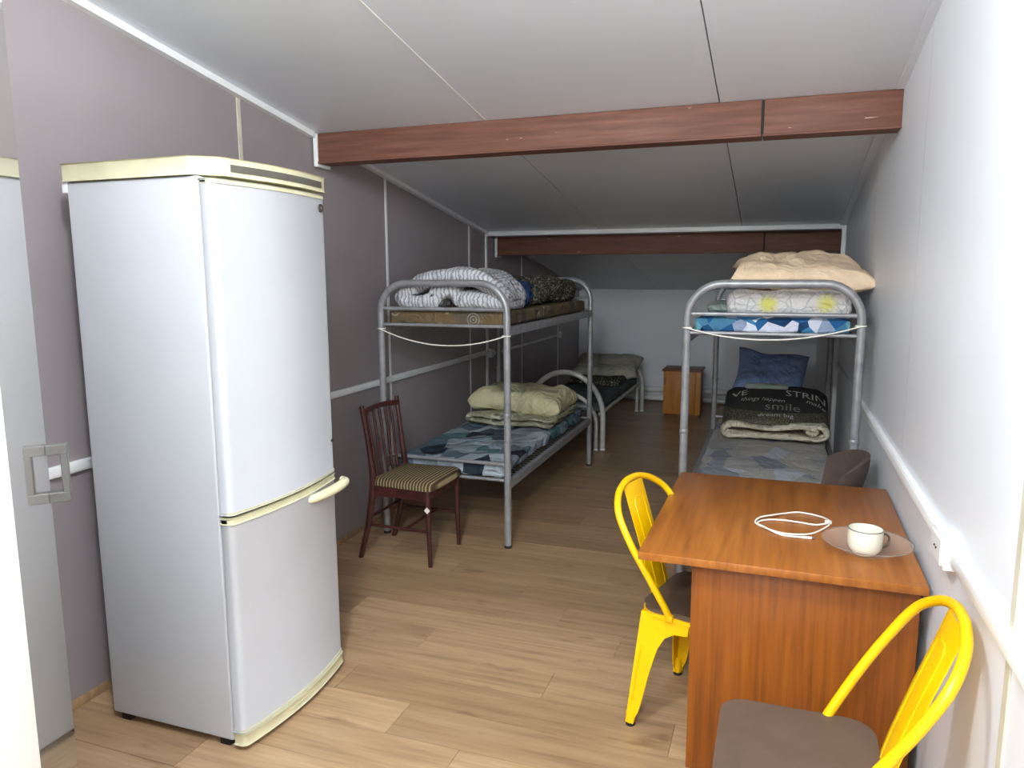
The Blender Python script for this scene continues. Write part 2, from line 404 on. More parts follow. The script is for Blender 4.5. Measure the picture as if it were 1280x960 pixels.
# ================================================================ THE ROOM
XL, XR, YB, YF, YJ = -2.40, .447, 9.32, -1.6, 6.078
def zc(y):
    return 2.335-.158*(y-3.592) if y <= YJ else 2.335-.158*(YJ-3.592)-.172*(y-YJ)
# floor with single planks
fl = struct(box('floor', XL-.05, XR+.05, YF, YB+.05, -.06, -.012, 'gap', bevel=0))
PL, PW = 1.285, .193
pm = bmesh.new(); addbox(pm, -.5, .5, -.5, .5, -.5, .5)
pme = bpy.data.meshes.new('plank'); pm.to_mesh(pme); pm.free(); pme.materials.append(M['floor'])
y = -.2; row = 0
offs = [.0, .43, .86, .2, .65, 1.05]
while y < YB:
    x = XL-offs[row % 6]-random.random()*.12
    while x < XR:
        a, b = max(x, XL), min(x+PL, XR)
        if b-a > .03:
            o = bpy.data.objects.new('plank', pme); COL.objects.link(o); o.parent = fl
            y1 = min(y+PW, YB); o.location = ((a+b)/2, (y+y1)/2, -.006+random.uniform(-.0003, .0003)); o.scale = (b-a-.0016, y1-y-.0016, .012)
        x += PL
    y += PW; row += 1
struct(box('floor_corridor', XL, XR, YF, -.2, -.012, 0, 'floor', bevel=0))
# walls
def wall_panels(name, xa, xb, xback, mat, cuts, gapw):
    w_ = prism(name, [(cuts[0], 0), (cuts[-1], 0), (cuts[-1], zc(cuts[-1])), (YJ, zc(YJ)), (cuts[0], zc(cuts[0]))], min(xb, xback), max(xb, xback), 'x', 'gap')
    struct(w_)
    for a, b in zip(cuts, cuts[1:]):
        a2, b2 = a+gapw/2, b-gapw/2
        poly = [(a2, 0), (b2, 0), (b2, zc(b2))]+([(YJ, zc(YJ))] if a2 < YJ < b2 else [])+[(a2, zc(a2))]
        prism('wall_panel', poly, min(xa, xb), max(xa, xb), 'x', mat, w_, bevel=.0015, seg=1)
    return w_
WL = wall_panels('wall_left', XL, XL-.03, XL-.06, 'wall_grey', [YF, -.4, .95, 1.62, 2.97, 4.336, 5.704, 7.033, 8.333, YB], .004)
WR = wall_panels('wall_right', XR, XR+.03, XR+.06, 'wall_white', [YF, -.3, .4, 1.572, 2.947, 4.31, 5.66, 7.0, YB], .0065)
struct(box('wall_back', XL, XR, YB, YB+.05, 0, zc(YB)+.005, 'wall_white', bevel=0))
struct(box('wall_corridor_end', XL, XR, YF-.05, YF, 0, zc(YF), 'corridor', bevel=0))
for yy in (2.97, 4.336, 5.704, 7.033, 8.333):
    box('joint_strip', XL, XL+.004, yy-.013, yy+.013, 0, zc(yy), 'cream_trim' if yy < 4 else 'white_trim', WL, bevel=.001, seg=1)
box('joint_strip', XR-.004, XR, 1.545, 1.575, 0, zc(1.57), 'cream_trim', WR, bevel=.001, seg=1)
# entry partition with door opening; unseen top cut low so light passes over
we = struct(bpy.data.objects.new('wall_entry', None)); COL.objects.link(we)
box('partition', XL, -.945, .56, .66, 0, 2.36, 'corridor', we, bevel=.002)
box('partition', .30, XR, .56, .66, 0, 2.36, 'corridor', we, bevel=.002)
box('jamb_lining', -.945, -.933, .55, .67, 0, 2.36, 'jamb', we, bevel=.004)
box('jamb_lining', .288, .30, .55, .67, 0, 2.36, 'jamb', we, bevel=.004)
# ceiling
CL = struct(prism('ceiling', [(YF, zc(YF)+.03), (YJ, zc(YJ)+.03), (YB+.05, zc(YB+.05)+.03), (YB+.05, zc(YB)+.09), (YF, zc(YF)+.09)], XL-.06, XR+.06, 'x', 'gap'))
for a, b in ((YF, YJ), (YJ, YB)):
    for xa, xb in ((XL, -1.40), (-1.40, -.285), (-.285, XR)):
        prism('ceiling_panel', [(a+.001, zc(a+.001)), (b-.001, zc(b-.001)), (b-.001, zc(b-.001)+.03), (a+.001, zc(a+.001)+.03)], xa+.0025, xb-.0025, 'x', 'ceiling', CL, bevel=.001, seg=1)
prism('joint_bead', [(YF, zc(YF)-.002), (3.55, zc(3.55)-.002), (3.55, zc(3.55)+.01), (YF, zc(YF)+.01)], -1.404, -1.396, 'x', 'white_trim', CL)
# trims
def slope_trim(name, x0, x1, ya, yb, h, mat):
    ys = [ya]+([YJ] if ya < YJ < yb else [])+[yb]
    return struct(prism(name, [(q, zc(q)-.0005) for q in ys]+[(q, zc(q)-h) for q in ys[::-1]], x0, x1, 'x', mat))
slope_trim('trim_1', XL, XL+.035, .66, 3.53, .03, 'white_trim')
slope_trim('trim_2', XL, XL+.035, 3.70, YJ-.02, .025, 'white_trim')
slope_trim('trim_3', XL, XL+.03, YJ+.02, YB, .02, 'wall_grey')
slope_trim('trim_4', XR-.03, XR, .66, 3.53, .012, 'ceiling')
slope_trim('trim_5', XR-.045, XR, 3.70, YJ-.02, .014, 'ceiling')
struct(box('trim_6', XL, XR, YJ-.018, YJ+.018, zc(YJ)-.034, zc(YJ)+.002, 'white_trim'))
struct(box('trim_7', XL, XL+.012, YJ-.022, YJ+.022, 0, zc(YJ)-.034, 'white_trim'))
struct(box('trim_8', XR-.03, XR, YJ-.022, YJ+.022, 0, zc(YJ)-.034, 'white_trim'))
struct(box('trim_9', XL, XR, YB-.014, YB, zc(YB)-.03, zc(YB)-.001, 'white_trim'))
struct(box('baseboard_left', XL, XL+.010, .67, YB, 0, .035, 'floor', bevel=.002))
# beams
def beam(y0, y1, z0, zt, xj, label):
    b = thing('ceiling_beam', label, 'beam', (0, y0, z0), group='brown steel ceiling beams')
    for xa, xb in ((XL+.035, xj-.002), (xj+.002, XR)):
        bm = bmesh.new()
        addbox(bm, xa, xb, 0, y1-y0, 0, zt-z0)
        bmobj('beam_length', bm, 'beam', b, .006, 2)
        bm = bmesh.new(); addbox(bm, xa, xb, -.006, y1-y0+.006, -.004, .006); bmobj('bottom_flange', bm, 'beam', b, .002, 1)
    bm = bmesh.new(); addbox(bm, xj-.006, xj+.006, -.004, .03, .002, zt-z0-.004); bmobj('weld_seam', bm, 'gap', b, .002, 1)
    bm = bmesh.new(); addbox(bm, XL+.012, XL+.035, -.01, y1-y0+.01, -.02, zt-z0); bmobj('end_plate', bm, 'white_trim', b, .003, 1)
    return b
beam(3.55, 3.66, 2.186, zc(3.55)-.002, -.10, 'brown painted steel ceiling beam spanning the room above the wooden chair')
beam(6.27, 6.38, 1.752, zc(6.27)-.002, -.125, 'darker far brown ceiling beam behind the white ceiling joint')

# entry door leaf, opened into the room (glossy, seen edge-on)
dr = struct(bpy.data.objects.new('door_1', None)); COL.objects.link(dr); dr.location = (-1.685, 1.305, 0); dr.rotation_euler = (0, 0, -PI/4)
# local +x runs from the free edge to the hinge, +y is the face turned to the camera
prism('leaf', [(0, -.04), (.83, -.04), (.83, 0), (0, 0)], .012, 2.33, 'z', 'door', dr, bevel=.002, seg=1)
bm = bmesh.new()
for za, zb, ya, yb in ((1.043, 1.068, 0, .046), (1.163, 1.188, 0, .046), (1.068, 1.163, .030, .046)): addbox(bm, .004, .032, ya, yb, za, zb)
bmobj('door_handle', bm, 'steel_handle', dr, .0015, 1)

# ================================================================ FRIDGE
fr = thing('refrigerator', 'tall white two-door refrigerator with yellowed trim standing against the grey wall', 'refrigerator', (-1.94, 2.188, 0))
FX, FY = 1.94, -2.19
def fbox(n, x0, x1, y0, y1, z0, z1, m, p=fr, bev=.004, seg=2): return box(n, x0+FX, x1+FX, y0+FY, y1+FY, z0, z1, m, p, bev, seg)
Y0, Y1 = 1.868, 2.472
fbox('body', -2.205, -1.672, Y0, Y1, .03, 1.895, 'fridge', bev=.008, seg=3)
def bow(d, inset=0, back=-1.668, bulge=.03, y0=Y0, y1=Y1):
    """plan outline of a bowed door front"""
    pts = [(back, y0+inset)]
    fx = back+d
    for k in range(5):
        a = PI/2*k/4; pts.append((fx-.02+.02*math.sin(a), y0+inset+.024-.024*math.cos(a)))
    for k in range(1, 14):
        t = k/14; yy = y0+inset+.024+(y1-y0-2*inset-.048)*t
        pts.append((fx+bulge*math.sin(PI*t)**.9, yy))
    for k in range(5):
        a = PI/2*k/4; pts.append((fx-.02+.02*math.cos(a), y1-inset-.024+.024*math.sin(a)))
    pts.append((back, y1-inset))
    return [(a+FX, b+FY) for a, b in pts]
up = prism('upper_door', bow(.045), .828, 1.884, 'z', 'fridge', fr, bevel=.004)
lo = prism('lower_door', bow(.045), .068, .815, 'z', 'fridge', fr, bevel=.004)
prism('door_gasket', bow(.034, .012, bulge=.024), .815, .828, 'z', 'vent', fr)
prism('door_trim', bow(.047), .827, .835, 'z', 'cream', up, bevel=.002, seg=1)
prism('door_trim', bow(.047), .796, .816, 'z', 'cream', lo, bevel=.003, seg=1)
prism('door_trim', bow(.047), .066, .076, 'z', 'cream', lo, bevel=.002, seg=1)
prism('door_trim', bow(.047), 1.872, 1.886, 'z', 'cream', up, bevel=.002, seg=1)
k1 = prism('kick_plate', bow(.05), .022, .062, 'z', 'cream', fr, bevel=.004)
prism('kick_groove', bow(.0515, .02), .036, .042, 'z', 'cream', k1)
# top cap: cream worktop with chamfered front corner and a grey vent strip
cap = [(-2.215, Y0-.006), (-1.70, Y0-.006), (-1.625, Y0+.06)]+[(-1.625+.03*math.sin(PI*k/10), Y0+.06+(Y1-Y0-.06)*k/10) for k in range(1, 10)]+[(-1.625, Y1+.004), (-2.215, Y1+.004)]
tc = prism('top_cap', [(a+FX, b+FY) for a, b in cap], 1.897, 1.953, 'z', 'cream', fr, bevel=.005)
vs = [(-1.64, Y0+.075)]+[(-1.6225+.03*math.sin(PI*k/10), Y0+.06+(Y1-Y0-.06)*k/10) for k in range(0, 11)][0:0]
front = [(-1.623+.03*math.sin(PI*k/20), Y0+.06+(Y1-Y0-.06)*k/20) for k in range(1, 20)]
strip = [(a+.0008, b) for a, b in front]+[(a-.02, b) for a, b in front[::-1]]
prism('vent_strip', [(a+FX, b+FY) for a, b in strip], 1.912, 1.934, 'z', 'vent', tc)
# handle on the lower door
hb = bmesh.new()
hp = [(-1.606, 2.25, .770), (-1.588, 2.29, .772), (-1.575, 2.36, .778), (-1.570, 2.43, .786), (-1.578, 2.468, .789), (-1.602, 2.482, .79)]
addtube(hb, [(a+FX, b+FY, c) for a, b, c in catmull(hp, 6)], .016, 10, r1=lambda t: .013+.006*math.sin(PI*min(1, t*1.1)))
bmobj('handle', hb, 'cream', lo, ang=1.2)
def disc(n, y, z, x, r, m, p, th=.004):
    bm = bmesh.new(); bmesh.ops.create_cone(bm, cap_ends=True, segments=20, radius1=r, radius2=r*.9, depth=th, matrix=Matrix.Translation((x+FX, y+FY, z)) @ Matrix.Rotation(PI/2, 4, 'Y'))
    return bmobj(n, bm, m, p, ang=.5)
bd = disc('badge', 2.425, 1.838, -1.611, .0155, 'badge', up)
disc('badge_emblem', 2.425, 1.838, -1.6085, .006, 'steel_handle', bd, .004)
disc('keyhole', 2.44, .955, -1.6135, .006, 'badge', up)
fbox('rear_hinge', -2.225, -2.2, Y0+.0, Y0+.03, 1.862, 1.90, 'white_trim', bev=.002)
for a, b in ((-2.16, 1.90), (-1.72, 1.90), (-2.16, 2.43), (-1.72, 2.43)): fbox('foot', a-.02, a+.02, b-.02, b+.02, 0, .034, 'black', bev=.002)

# ================================================================ TRUNKING, OUTLETS, PIPES
tk = thing('cable_trunking', 'white cable trunking running along the grey left wall', 'trunking', (XL, 1, .9))
def tbox(n, p, x0, x1, y0, y1, z0, z1, m='white_trim', bev=.002): 
    o = p.location; return box(n, x0-o.x, x1-o.x, y0-o.y, y1-o.y, z0-o.z, z1-o.z, m, p, bev)
tbox('channel', tk, XL, XL+.018, .7, 6.09, .885, .925); tbox('channel', tk, XL, XL+.016, 6.17, 8.29, .868, .892)
tbox('channel_lid', tk, XL+.018, XL+.021, .7, 6.09, .889, .921)
tk2 = thing('cable_trunking', 'white cable trunking running along the white right wall', 'trunking', (XR, 1, .9))
tbox('channel', tk2, XR-.018, XR, 1.2, 2.03, .885, .925); tbox('channel', tk2, XR-.018, XR, 2.15, 6.22, .885, .925)
tbox('channel_lid', tk2, XR-.021, XR-.018, 1.2, 2.03, .889, .921); tbox('channel_lid', tk2, XR-.021, XR-.018, 2.15, 6.22, .889, .921)
def outlet(label, x, y, z, s, w_=.04, n=1):
    o = thing('power_outlet', label, 'outlet', (x, y, z))
    bm = bmesh.new(); addbox(bm, min(0, s*.035), max(0, s*.035), -w_, w_, -.04, .04); bmobj('housing', bm, 'white_trim', o, .006, 2)
    bm = bmesh.new(); addbox(bm, min(s*.033, s*.04), max(s*.033, s*.04), -w_*.82, w_*.82, -.032, .032); f = bmobj('faceplate', bm, 'white_trim', o, .002, 1)
    for dy in (-.01, .01):
        bm = bmesh.new(); bmesh.ops.create_cone(bm, cap_ends=True, segments=12, radius1=.003, radius2=.003, depth=.004, matrix=Matrix.Translation((s*.0405, dy, 0)) @ Matrix.Rotation(PI/2, 4, 'Y')); bmobj('socket_hole', bm, 'black', f)
    return o
outlet('white power outlet box on the right wall beside the table', XR, 2.075, .905, -1, .07)
outlet('white outlet box on the right wall behind the bunk bed', XR, 6.26, .885, -1)
outlet('white outlet box on the left wall trunking behind the upper bunk', XL, 6.13, .895, 1)
outlet('small far outlet box at the end of the left wall trunking', XL, 8.33, .88, 1)
for z, r, lab in ((.158, .034, 'upper white heating pipe along the foot of the back wall'), (.05, .034, 'lower white heating pipe just above the floor at the back wall')):
    pp = thing('heating_pipe', lab, 'pipe', (0, 9.22, z))
    tube('pipe', [(XL+.05, 0, 0), (XR-.03, 0, 0)], r, 'white_trim', pp)
    for x in (-2.0, -.5): box('pipe_clip', x-.012, x+.012, -.01, .10, -r*.9, r*.9, 'white_trim', pp, .002)

# ================================================================ BUNK BEDS
def bunk(x0, x1, y0, y1, label):
    b = thing('bunk_bed', label, 'bunk bed', ((x0+x1)/2, (y0+y1)/2, 0), group='grey steel bunk beds')
    hw, hl = (x1-x0)/2, (y1-y0)/2; R, r, H = .17, .0205, 1.54
    for s in (-1, 1):
        pts = [(-hw, s*hl, .0), (-hw, s*hl, .4), (-hw, s*hl, H-R)]
        for k in range(1, 9): a = PI/2*k/8; pts.append((-hw+R-R*math.cos(a), s*hl, H-R+R*math.sin(a)))
        pts += [(p[0]*-1, p[1], p[2]) for p in pts[::-1]]
        f = tube('end_frame', pts, r, 'tube', b, 14)
        for x in (-hw, hw):
            lathe('foot_cap', [(0, 0), (.022, 0), (.023, .012), (.021, .016)], 'black', f, 14, (x, s*hl, 0))
            lathe('collar', [(.0205, .78), (.0235, .783), (.0235, .80), (.0205, .803)], 'tube', f, 14, (x, s*hl, 0))
        for z, rr in ((1.392, .011), (1.297, .010), (.50, .011), (.405, .010)):
            tube('crossbar', [(-hw, s*hl, z), (hw, s*hl, z)], rr, 'tube', b, 10)
    for x in (-hw, hw):
        for z in (1.245, .355):
            bm = bmesh.new(); addbox(bm, x-.016, x+.016, -hl+.02, hl-.02, z, z+.05); bmobj('side_rail', bm, 'tube', b, .003, 1)
    for z in (1.285, .395):
        bm = bmesh.new()
        n = int((2*hl-.1)/.055)
        for i in range(n+1):
            yy = -hl+.05+(2*hl-.1)*i/n; addtube(bm, [(-hw+.012, yy, z), (hw-.012, yy, z)], .004, 6)
        for i in range(7):
            xx = -hw+.05+(2*hw-.1)*i/6; addtube(bm, [(xx, -hl+.03, z), (xx, hl-.03, z)], .004, 6)
        bmobj('wire_mesh', bm, 'dark_metal', b)['kind'] = 'stuff'
    return b
LB = bunk(-2.229, -1.430, 3.935, 5.92, 'grey steel bunk bed by the dark left wall, behind the wooden chair')
RB = bunk(-.427, .372, 3.83, 5.82, 'grey steel bunk bed by the white right wall, behind the table')
def cord(label, a, b, sag):
    pts = [(a[0]+(b[0]-a[0])*t, a[1]+(b[1]-a[1])*t, a[2]+(b[2]-a[2])*t-4*sag*t*(1-t)) for t in [i/20 for i in range(21)]]
    A, B = Vector(a), Vector(b)
    c = tube('cord', pts, .0038, 'white_cable', None, 8); tag(c, label, 'cord')
    for q in (A, B):
        ring = [(q.x+.0235*math.cos(k*PI/8), q.y+.026+.0235*math.sin(k*PI/8), q.z) for k in range(16)]
        tube('knot', ring, .0038, 'white_cable', c, 6, True)
cord('thin white cord sagging between the posts of the left bunk', (-2.225, 3.906, 1.272), (-1.432, 3.906, 1.245), .075)
cord('thin white cord sagging between the posts of the right bunk', (-.425, 3.801, 1.322), (.37, 3.801, 1.345), .062)

# ---- bedding on the left bunk, upper level
tag(lump('mattress', -2.195, -1.465, 3.975, 5.885, 1.292, 1.378, 'mattress_brown', wr=.007, seed=1, ez=1.3), 'thin brown and grey patterned mattress on the upper left bunk', 'mattress')
def hump1(p): return .045*max(0, 1-((p.x+1.78)/.34)**2)*max(0, (p.z-1.39)/.15)
q = quilt('folded_quilt', [(-1.50, 1.415), (-1.62, 1.43), (-1.75, 1.425), (-1.80, 1.475), (-1.90, 1.462), (-1.93, 1.425), (-2.08, 1.425), (-2.135, 1.455), (-2.06, 1.515), (-1.9, 1.53), (-1.7, 1.53), (-1.56, 1.51), (-1.49, 1.455)], .078, 3.99, 4.42, 'y', 'stripe_duvet', wr=.014, seed=4, zmin=1.378, hump=hump1)
tag(q, 'folded white quilt with grey stripes at the front of the upper left bunk', 'quilt')
tag(lump('folded_blanket', -2.12, -1.50, 4.62, 5.83, 1.378, 1.54, 'tweed', wr=.035, seed=7, top=lambda u, v: .025*math.sin(2.4*v+1)), 'dark speckled blanket bundled at the far end of the upper left bunk', 'blanket')
tag(lump('folded_sheet', -2.0, -1.49, 4.41, 4.64, 1.378, 1.545, 'navy', wr=.035, seed=9, freq=10), 'navy blue folded sheet between the striped quilt and speckled blanket', 'sheet')
# ---- left bunk, lower level
ml = lump('mattress', -2.19, -1.475, 3.975, 5.87, .402, .482, 'geo_slate', wr=.016, seed=11, ez=1.4)
tag(ml, 'mattress in slate blue geometric print on the lower left bunk', 'mattress')
q = quilt('folded_quilt', [(-1.52, .505), (-1.75, .508), (-2.0, .506), (-2.12, .515), (-2.12, .548), (-1.95, .555), (-1.72, .553), (-1.49, .545)], .042, 4.98, 5.72, 'y', 'leafy', wr=.016, seed=13, zmin=.484)
tag(q, 'folded cream quilt with round leaf print on the lower left bunk', 'quilt')
P = Matrix.Translation((-1.80, 5.33, .635)) @ Matrix.Rotation(.0, 4, 'Z') @ Matrix.Rotation(.04, 4, 'Y')
tag(pillow('pillow', .72, .56, .20, 'cream_cloth', P, 3, .02, ex=8), 'plump cream yellow pillow on the folded quilt, lower left bunk', 'pillow')
# ---- right bunk, upper level
tag(lump('mattress', -.395, .335, 3.86, 5.78, 1.298, 1.372, 'geo_blue', wr=.008, seed=15, ez=1.3), 'mattress in bright blue geometric print on the upper right bunk', 'mattress')
q = lump('folded_quilt', -.255, .352, 3.985, 4.72, 1.372, 1.502, 'floral', wr=.014, seed=17, ez=1.9)
tag(q, 'folded pale floral quilt with yellow flowers on the upper right bunk', 'quilt')
P = Matrix.Translation((.10, 4.37, 1.578)) @ Matrix.Rotation(.06, 4, 'Z') @ Matrix.Rotation(.05, 4, 'Y') @ Matrix.Rotation(.10, 4, 'X')
tag(pillow('pillow', .70, .60, .19, 'peach', P, 21, .026), 'peach pillow on top of the floral quilt, upper right bunk', 'pillow')
tag(lump('folded_sheet', -.385, -.22, 4.35, 4.9, 1.372, 1.42, 'pale_green', wr=.012, seed=19), 'small pale green folded cloth beside the floral quilt', 'cloth')
# ---- right bunk, lower level
tag(lump('mattress', -.39, .335, 3.87, 5.78, .405, .50, 'geo_grey', wr=.010, seed=23, ez=1.4), 'mattress in pale grey patchwork print on the lower right bunk', 'mattress')
sp = []
for k in range(13):
    a = -PI/2+k*PI*2.5/12*1.0; rr = .012+.028*k/12
    sp.append((.245+rr*math.cos(a), .572+rr*.8*math.sin(a)))
line = sp+[(.25, .622), (.12, .612), (-.05, .598), (-.2, .588), (-.285, .575), (-.3, .545), (-.2, .528), (0, .53), (.12, .534), (.26, .528), (.325, .545), (.34, .58), (.30, .61)]
line = [(.23, .565), (.262, .562), (.268, .592), (.22, .602), (.08, .598), (.02, .565), (-.14, .555), (-.02, .548)][0:0] or \
       [(.22, .575), (.25, .565), (.262, .588), (.235, .605), (.12, .602), (0, .585), (-.12, .59), (-.25, .60), (-.295, .57), (-.26, .535), (-.1, .528), (.1, .53), (.24, .528), (.315, .548), (.32, .592), (.27, .618), (.12, .612)]
q = quilt('folded_quilt', line, .042, 5.0, 5.62, 'y', 'quilt_cream', wr=.012, seed=27, zmin=.502)
tag(q, 'rolled cream quilt under the lettered blanket, lower right bunk', 'quilt')
# lettered blanket draped over the roll, rising toward the pillow
PROF = [(5.03, .622), (5.06, .648), (5.14, .672), (5.26, .712), (5.38, .756), (5.48, .79), (5.58, .80), (5.66, .78), (5.70, .70), (5.71, .60)]
PC = catmull([Vector((a, b, 0)) for a, b in PROF], 6)
PLEN = [0]
for a, b in zip(PC, PC[1:]): PLEN.append(PLEN[-1]+(b-a).length)
def blanket(x, s, raw=False):
    s = max(0, min(PLEN[-1]-1e-5, s)); i = max(k for k in range(len(PLEN)-1) if PLEN[k] <= s)
    t = (s-PLEN[i])/(PLEN[i+1]-PLEN[i]); p = PC[i].lerp(PC[i+1], t); tg = (PC[i+1]-PC[i]).normalized()
    u = (x-.015)/.335
    drop = .10*max(0, abs(u)-.8)**1.3*3+.028*u*u
    return Vector((x, p.x, p.y-drop+.010*nz((x, s, 0), 5, 31))), Vector((0, -tg.y, tg.x))
bm = bmesh.new(); NX, NS = 44, 40; g = {}
for i in range(NX+1):
    for j in range(NS+1):
        x = -.32+.67*i/NX; p, n_ = blanket(x, PLEN[-1]*j/NS)
        g[i, j] = bm.verts.new(p); g[i, j, 1] = bm.verts.new(p-n_*.028)
for i in range(NX):
    for j in range(NS):
        bm.faces.new((g[i, j], g[i+1, j], g[i+1, j+1], g[i, j+1])); bm.faces.new((g[i, j, 1], g[i, j+1, 1], g[i+1, j+1, 1], g[i+1, j, 1]))
for i in range(NX):
    for j in (0, NS): bm.faces.new((g[i, j], g[i, j, 1], g[i+1, j, 1], g[i+1, j]))
for j in range(NS):
    for i in (0, NX): bm.faces.new((g[i, j], g[i, j+1], g[i, j+1, 1], g[i, j, 1]))
bk = bmobj('lettered_blanket', bm, 'dark_print', ang=3)
tag(bk, 'dark blanket printed with words, folded over the cream roll, lower right bunk', 'blanket')
def letters(txt, x, s, size, mat, shear=0, w_=1.0, rise=0):
    cu = bpy.data.curves.new('t', 'FONT'); cu.body = txt; cu.size = size; cu.shear = shear; cu.resolution_u = 2; cu.extrude = 0
    to = bpy.data.objects.new('t', cu); COL.objects.link(to); dg = bpy.context.evaluated_depsgraph_get(); dg.update()
    me = bpy.data.meshes.new_from_object(to.evaluated_get(dg)); bpy.data.objects.remove(to)
    for v in me.vertices:
        tx, ty = v.co.x*w_, v.co.y
        p, n_ = blanket(x+tx, s+ty+rise*tx); v.co = p+n_*.0035
    me.materials.clear()
    o = link('lettering', me, mat, bk, smooth=False); o['label'] = 'pale printed word '+txt
letters('VE', -.275, .345, .105, 'textpale', w_=.9, rise=.45)
letters('things happen', -.215, .30, .072, 'textpale', shear=.3, w_=.72, rise=-.12)
letters('STRIN', .075, .375, .115, 'textpale', w_=.85, rise=-.12)
letters('make', .205, .30, .075, 'textpale', shear=.35, w_=.75, rise=-.35)
letters('smile', -.055, .165, .13, 'textdim', w_=.85)
letters('dream big', -.095, .072, .07, 'textpale', w_=.8)
P = Matrix.Translation((-.035, 5.66, .845)) @ Matrix.Rotation(-.05, 4, 'Z') @ Matrix.Rotation(.10, 4, 'Y') @ Matrix.Rotation(.92, 4, 'X')
tag(pillow('pillow', .50, .42, .15, 'blue_cloth', P, 33, .024), 'dusty blue pillow propped up behind the lettered blanket', 'pillow')
tag(lump('folded_sheet', -.20, .10, 5.46, 5.56, .775, .815, 'pale_green', wr=.012, seed=35, n=20), 'pale green cloth edge between the blue pillow and the lettered blanket', 'cloth')

# ================================================================ SINGLE BED
sb = thing('single_bed', 'low single bed with pale arched tube ends, beside the back wall', 'bed', (-1.80, 7.5, 0))
def arch(name, y, hw, H, hs, r, x=0):
    pts = [(-hw, y, 0), (-hw, y, hs*.5), (-hw, y, hs)]
    for k in range(1, 24): a = PI*k/24; pts.append((-hw*math.cos(a), y, hs+(H-hs)*math.sin(a)))
    pts += [(hw, y, hs), (hw, y, hs*.5), (hw, y, 0)]
    f = tube(name, [(a+x, b, c) for a, b, c in pts], r, 'bedwhite', sb, 14)
    for s in (-hw, hw): lathe('foot_cap', [(0, 0), (r+.002, 0), (r+.002, .012), (r, .014)], 'white_trim', f, 14, (s+x, y, 0))
arch('foot_arch', -1.0, .355, .70, .30, .024)
arch('inner_foot_arch', -1.03, .30, .515, .24, .019, 0)
arch('head_arch', 1.02, .365, .62, .32, .024)
arch('inner_head_arch', .99, .31, .46, .26, .019)
for x in (-.33, .33): tube('side_rail', [(x, -1.0, .33), (x, 1.02, .33)], .016, 'bedwhite', sb)
bm = bmesh.new()
for i in range(34): addtube(bm, [(-.33, -.97+i*.058, .335), (.33, -.97+i*.058, .335)], .004, 6)
bmobj('wire_mesh', bm, 'dark_metal', sb)['kind'] = 'stuff'
tag(lump('mattress', -2.12, -1.485, 6.53, 8.48, .342, .42, 'dark_sheet', wr=.012, seed=41, ez=1.4, n=30), 'thin dark blue grey mattress on the far single bed', 'mattress')
P = Matrix.Translation((-1.80, 8.27, .535)) @ Matrix.Rotation(.04, 4, 'Z') @ Matrix.Rotation(.25, 4, 'X')
tag(pillow('pillow', .78, .58, .20, 'grey_pillow', P, 43, .016), 'greyish cream pillow on the far single bed', 'pillow')
tag(lump('folded_blanket', -2.08, -1.53, 7.6, 8.08, .42, .475, 'tweed', wr=.02, seed=45, n=24), 'speckled dark blanket below the pillow of the single bed', 'blanket')

# ================================================================ NIGHTSTAND
ns = thing('nightstand', 'small orange brown wooden nightstand by the back wall', 'nightstand', (-.965, 8.47, 0))
box('body', -.19, .20, -.165, .18, .03, .51, 'cabinet_side', ns, .002)
dd = box('door', -.197, .145, -.186, -.167, .035, .508, 'cabinet_wood', ns, .002)
box('side_panel', .147, .208, -.18, -.1665, .03, .508, 'cabinet_wood', ns, .002)
box('handle', -.178, -.168, -.205, -.186, .36, .45, 'steel_handle', dd, .003)
box('top', -.212, .22, -.20, .185, .51, .53, 'cabinet_side', ns, .003)
box('plinth', -.18, .19, -.14, .17, 0, .03, 'cabinet_side', ns, .001)

# ================================================================ DARK WOODEN CHAIR
wc = thing('wooden_chair', 'dark red wooden chair with slatted back and striped seat, by left bunk', 'chair', (-1.935, 3.71, 0), -.02)
for s in (-1, 1):
    y = s*.185
    pts = catmull([(-.235, y*1.02, 0), (-.175, y, .22), (-.145, y*.98, .45), (-.165, y*.98, .66), (-.195, y*1.04, .875)], 6)
    tube('back_leg', pts, .016, 'mahogany', wc, 10, r1=lambda t: .014+.006*math.sin(PI*min(t*1.3, 1)))
    f = tube('front_leg', [(.205, y, 0), (.20, y, .2), (.195, y, .43)], .012, 'mahogany', wc, 10, r1=.0185)
    if s < 0:
        bm = bmesh.new(); addbox(bm, -.013, .013, -.0006, .0006, -.013, .013); bmesh.ops.rotate(bm, verts=bm.verts, cent=(0, 0, 0), matrix=Matrix.Rotation(.7, 3, 'Y')); bmesh.ops.translate(bm, verts=bm.verts, vec=(.20, y-.0175, .325))
        bmobj('price_tag', bm, 'paper', f)
    tube('side_stretcher', [(-.178, y, .2), (.2, y, .2)], .009, 'mahogany', wc, 8)
    prism('side_apron', [(-.15, .375), (.2, .375), (.2, .43), (-.15, .43)], y-.009, y+.009, 'y', 'mahogany', wc, .002)
box('front_apron', .186, .206, -.18, .18, .375, .43, 'mahogany', wc, .002)
box('back_apron', -.155, -.137, -.18, .18, .37, .43, 'mahogany', wc, .002)
tube('cross_stretcher', [(.06, -.185, .2), (.06, .185, .2)], .009, 'mahogany', wc, 8)
tube('back_stretcher', [(-.172, -.185, .24), (-.172, .185, .24)], .009, 'mahogany', wc, 8)
bm = bmesh.new()
crest = catmull([(-.185, -.19, .835), (-.203, -.1, .842), (-.21, 0, .845), (-.203, .1, .842), (-.185, .19, .835)], 5)
for p in crest: pass
addtube(bm, crest, .016, 8); bmesh.ops.scale(bm, vec=(1, 1, 1), verts=bm.verts)
bmobj('crest_rail', bm, 'mahogany', wc, ang=1)
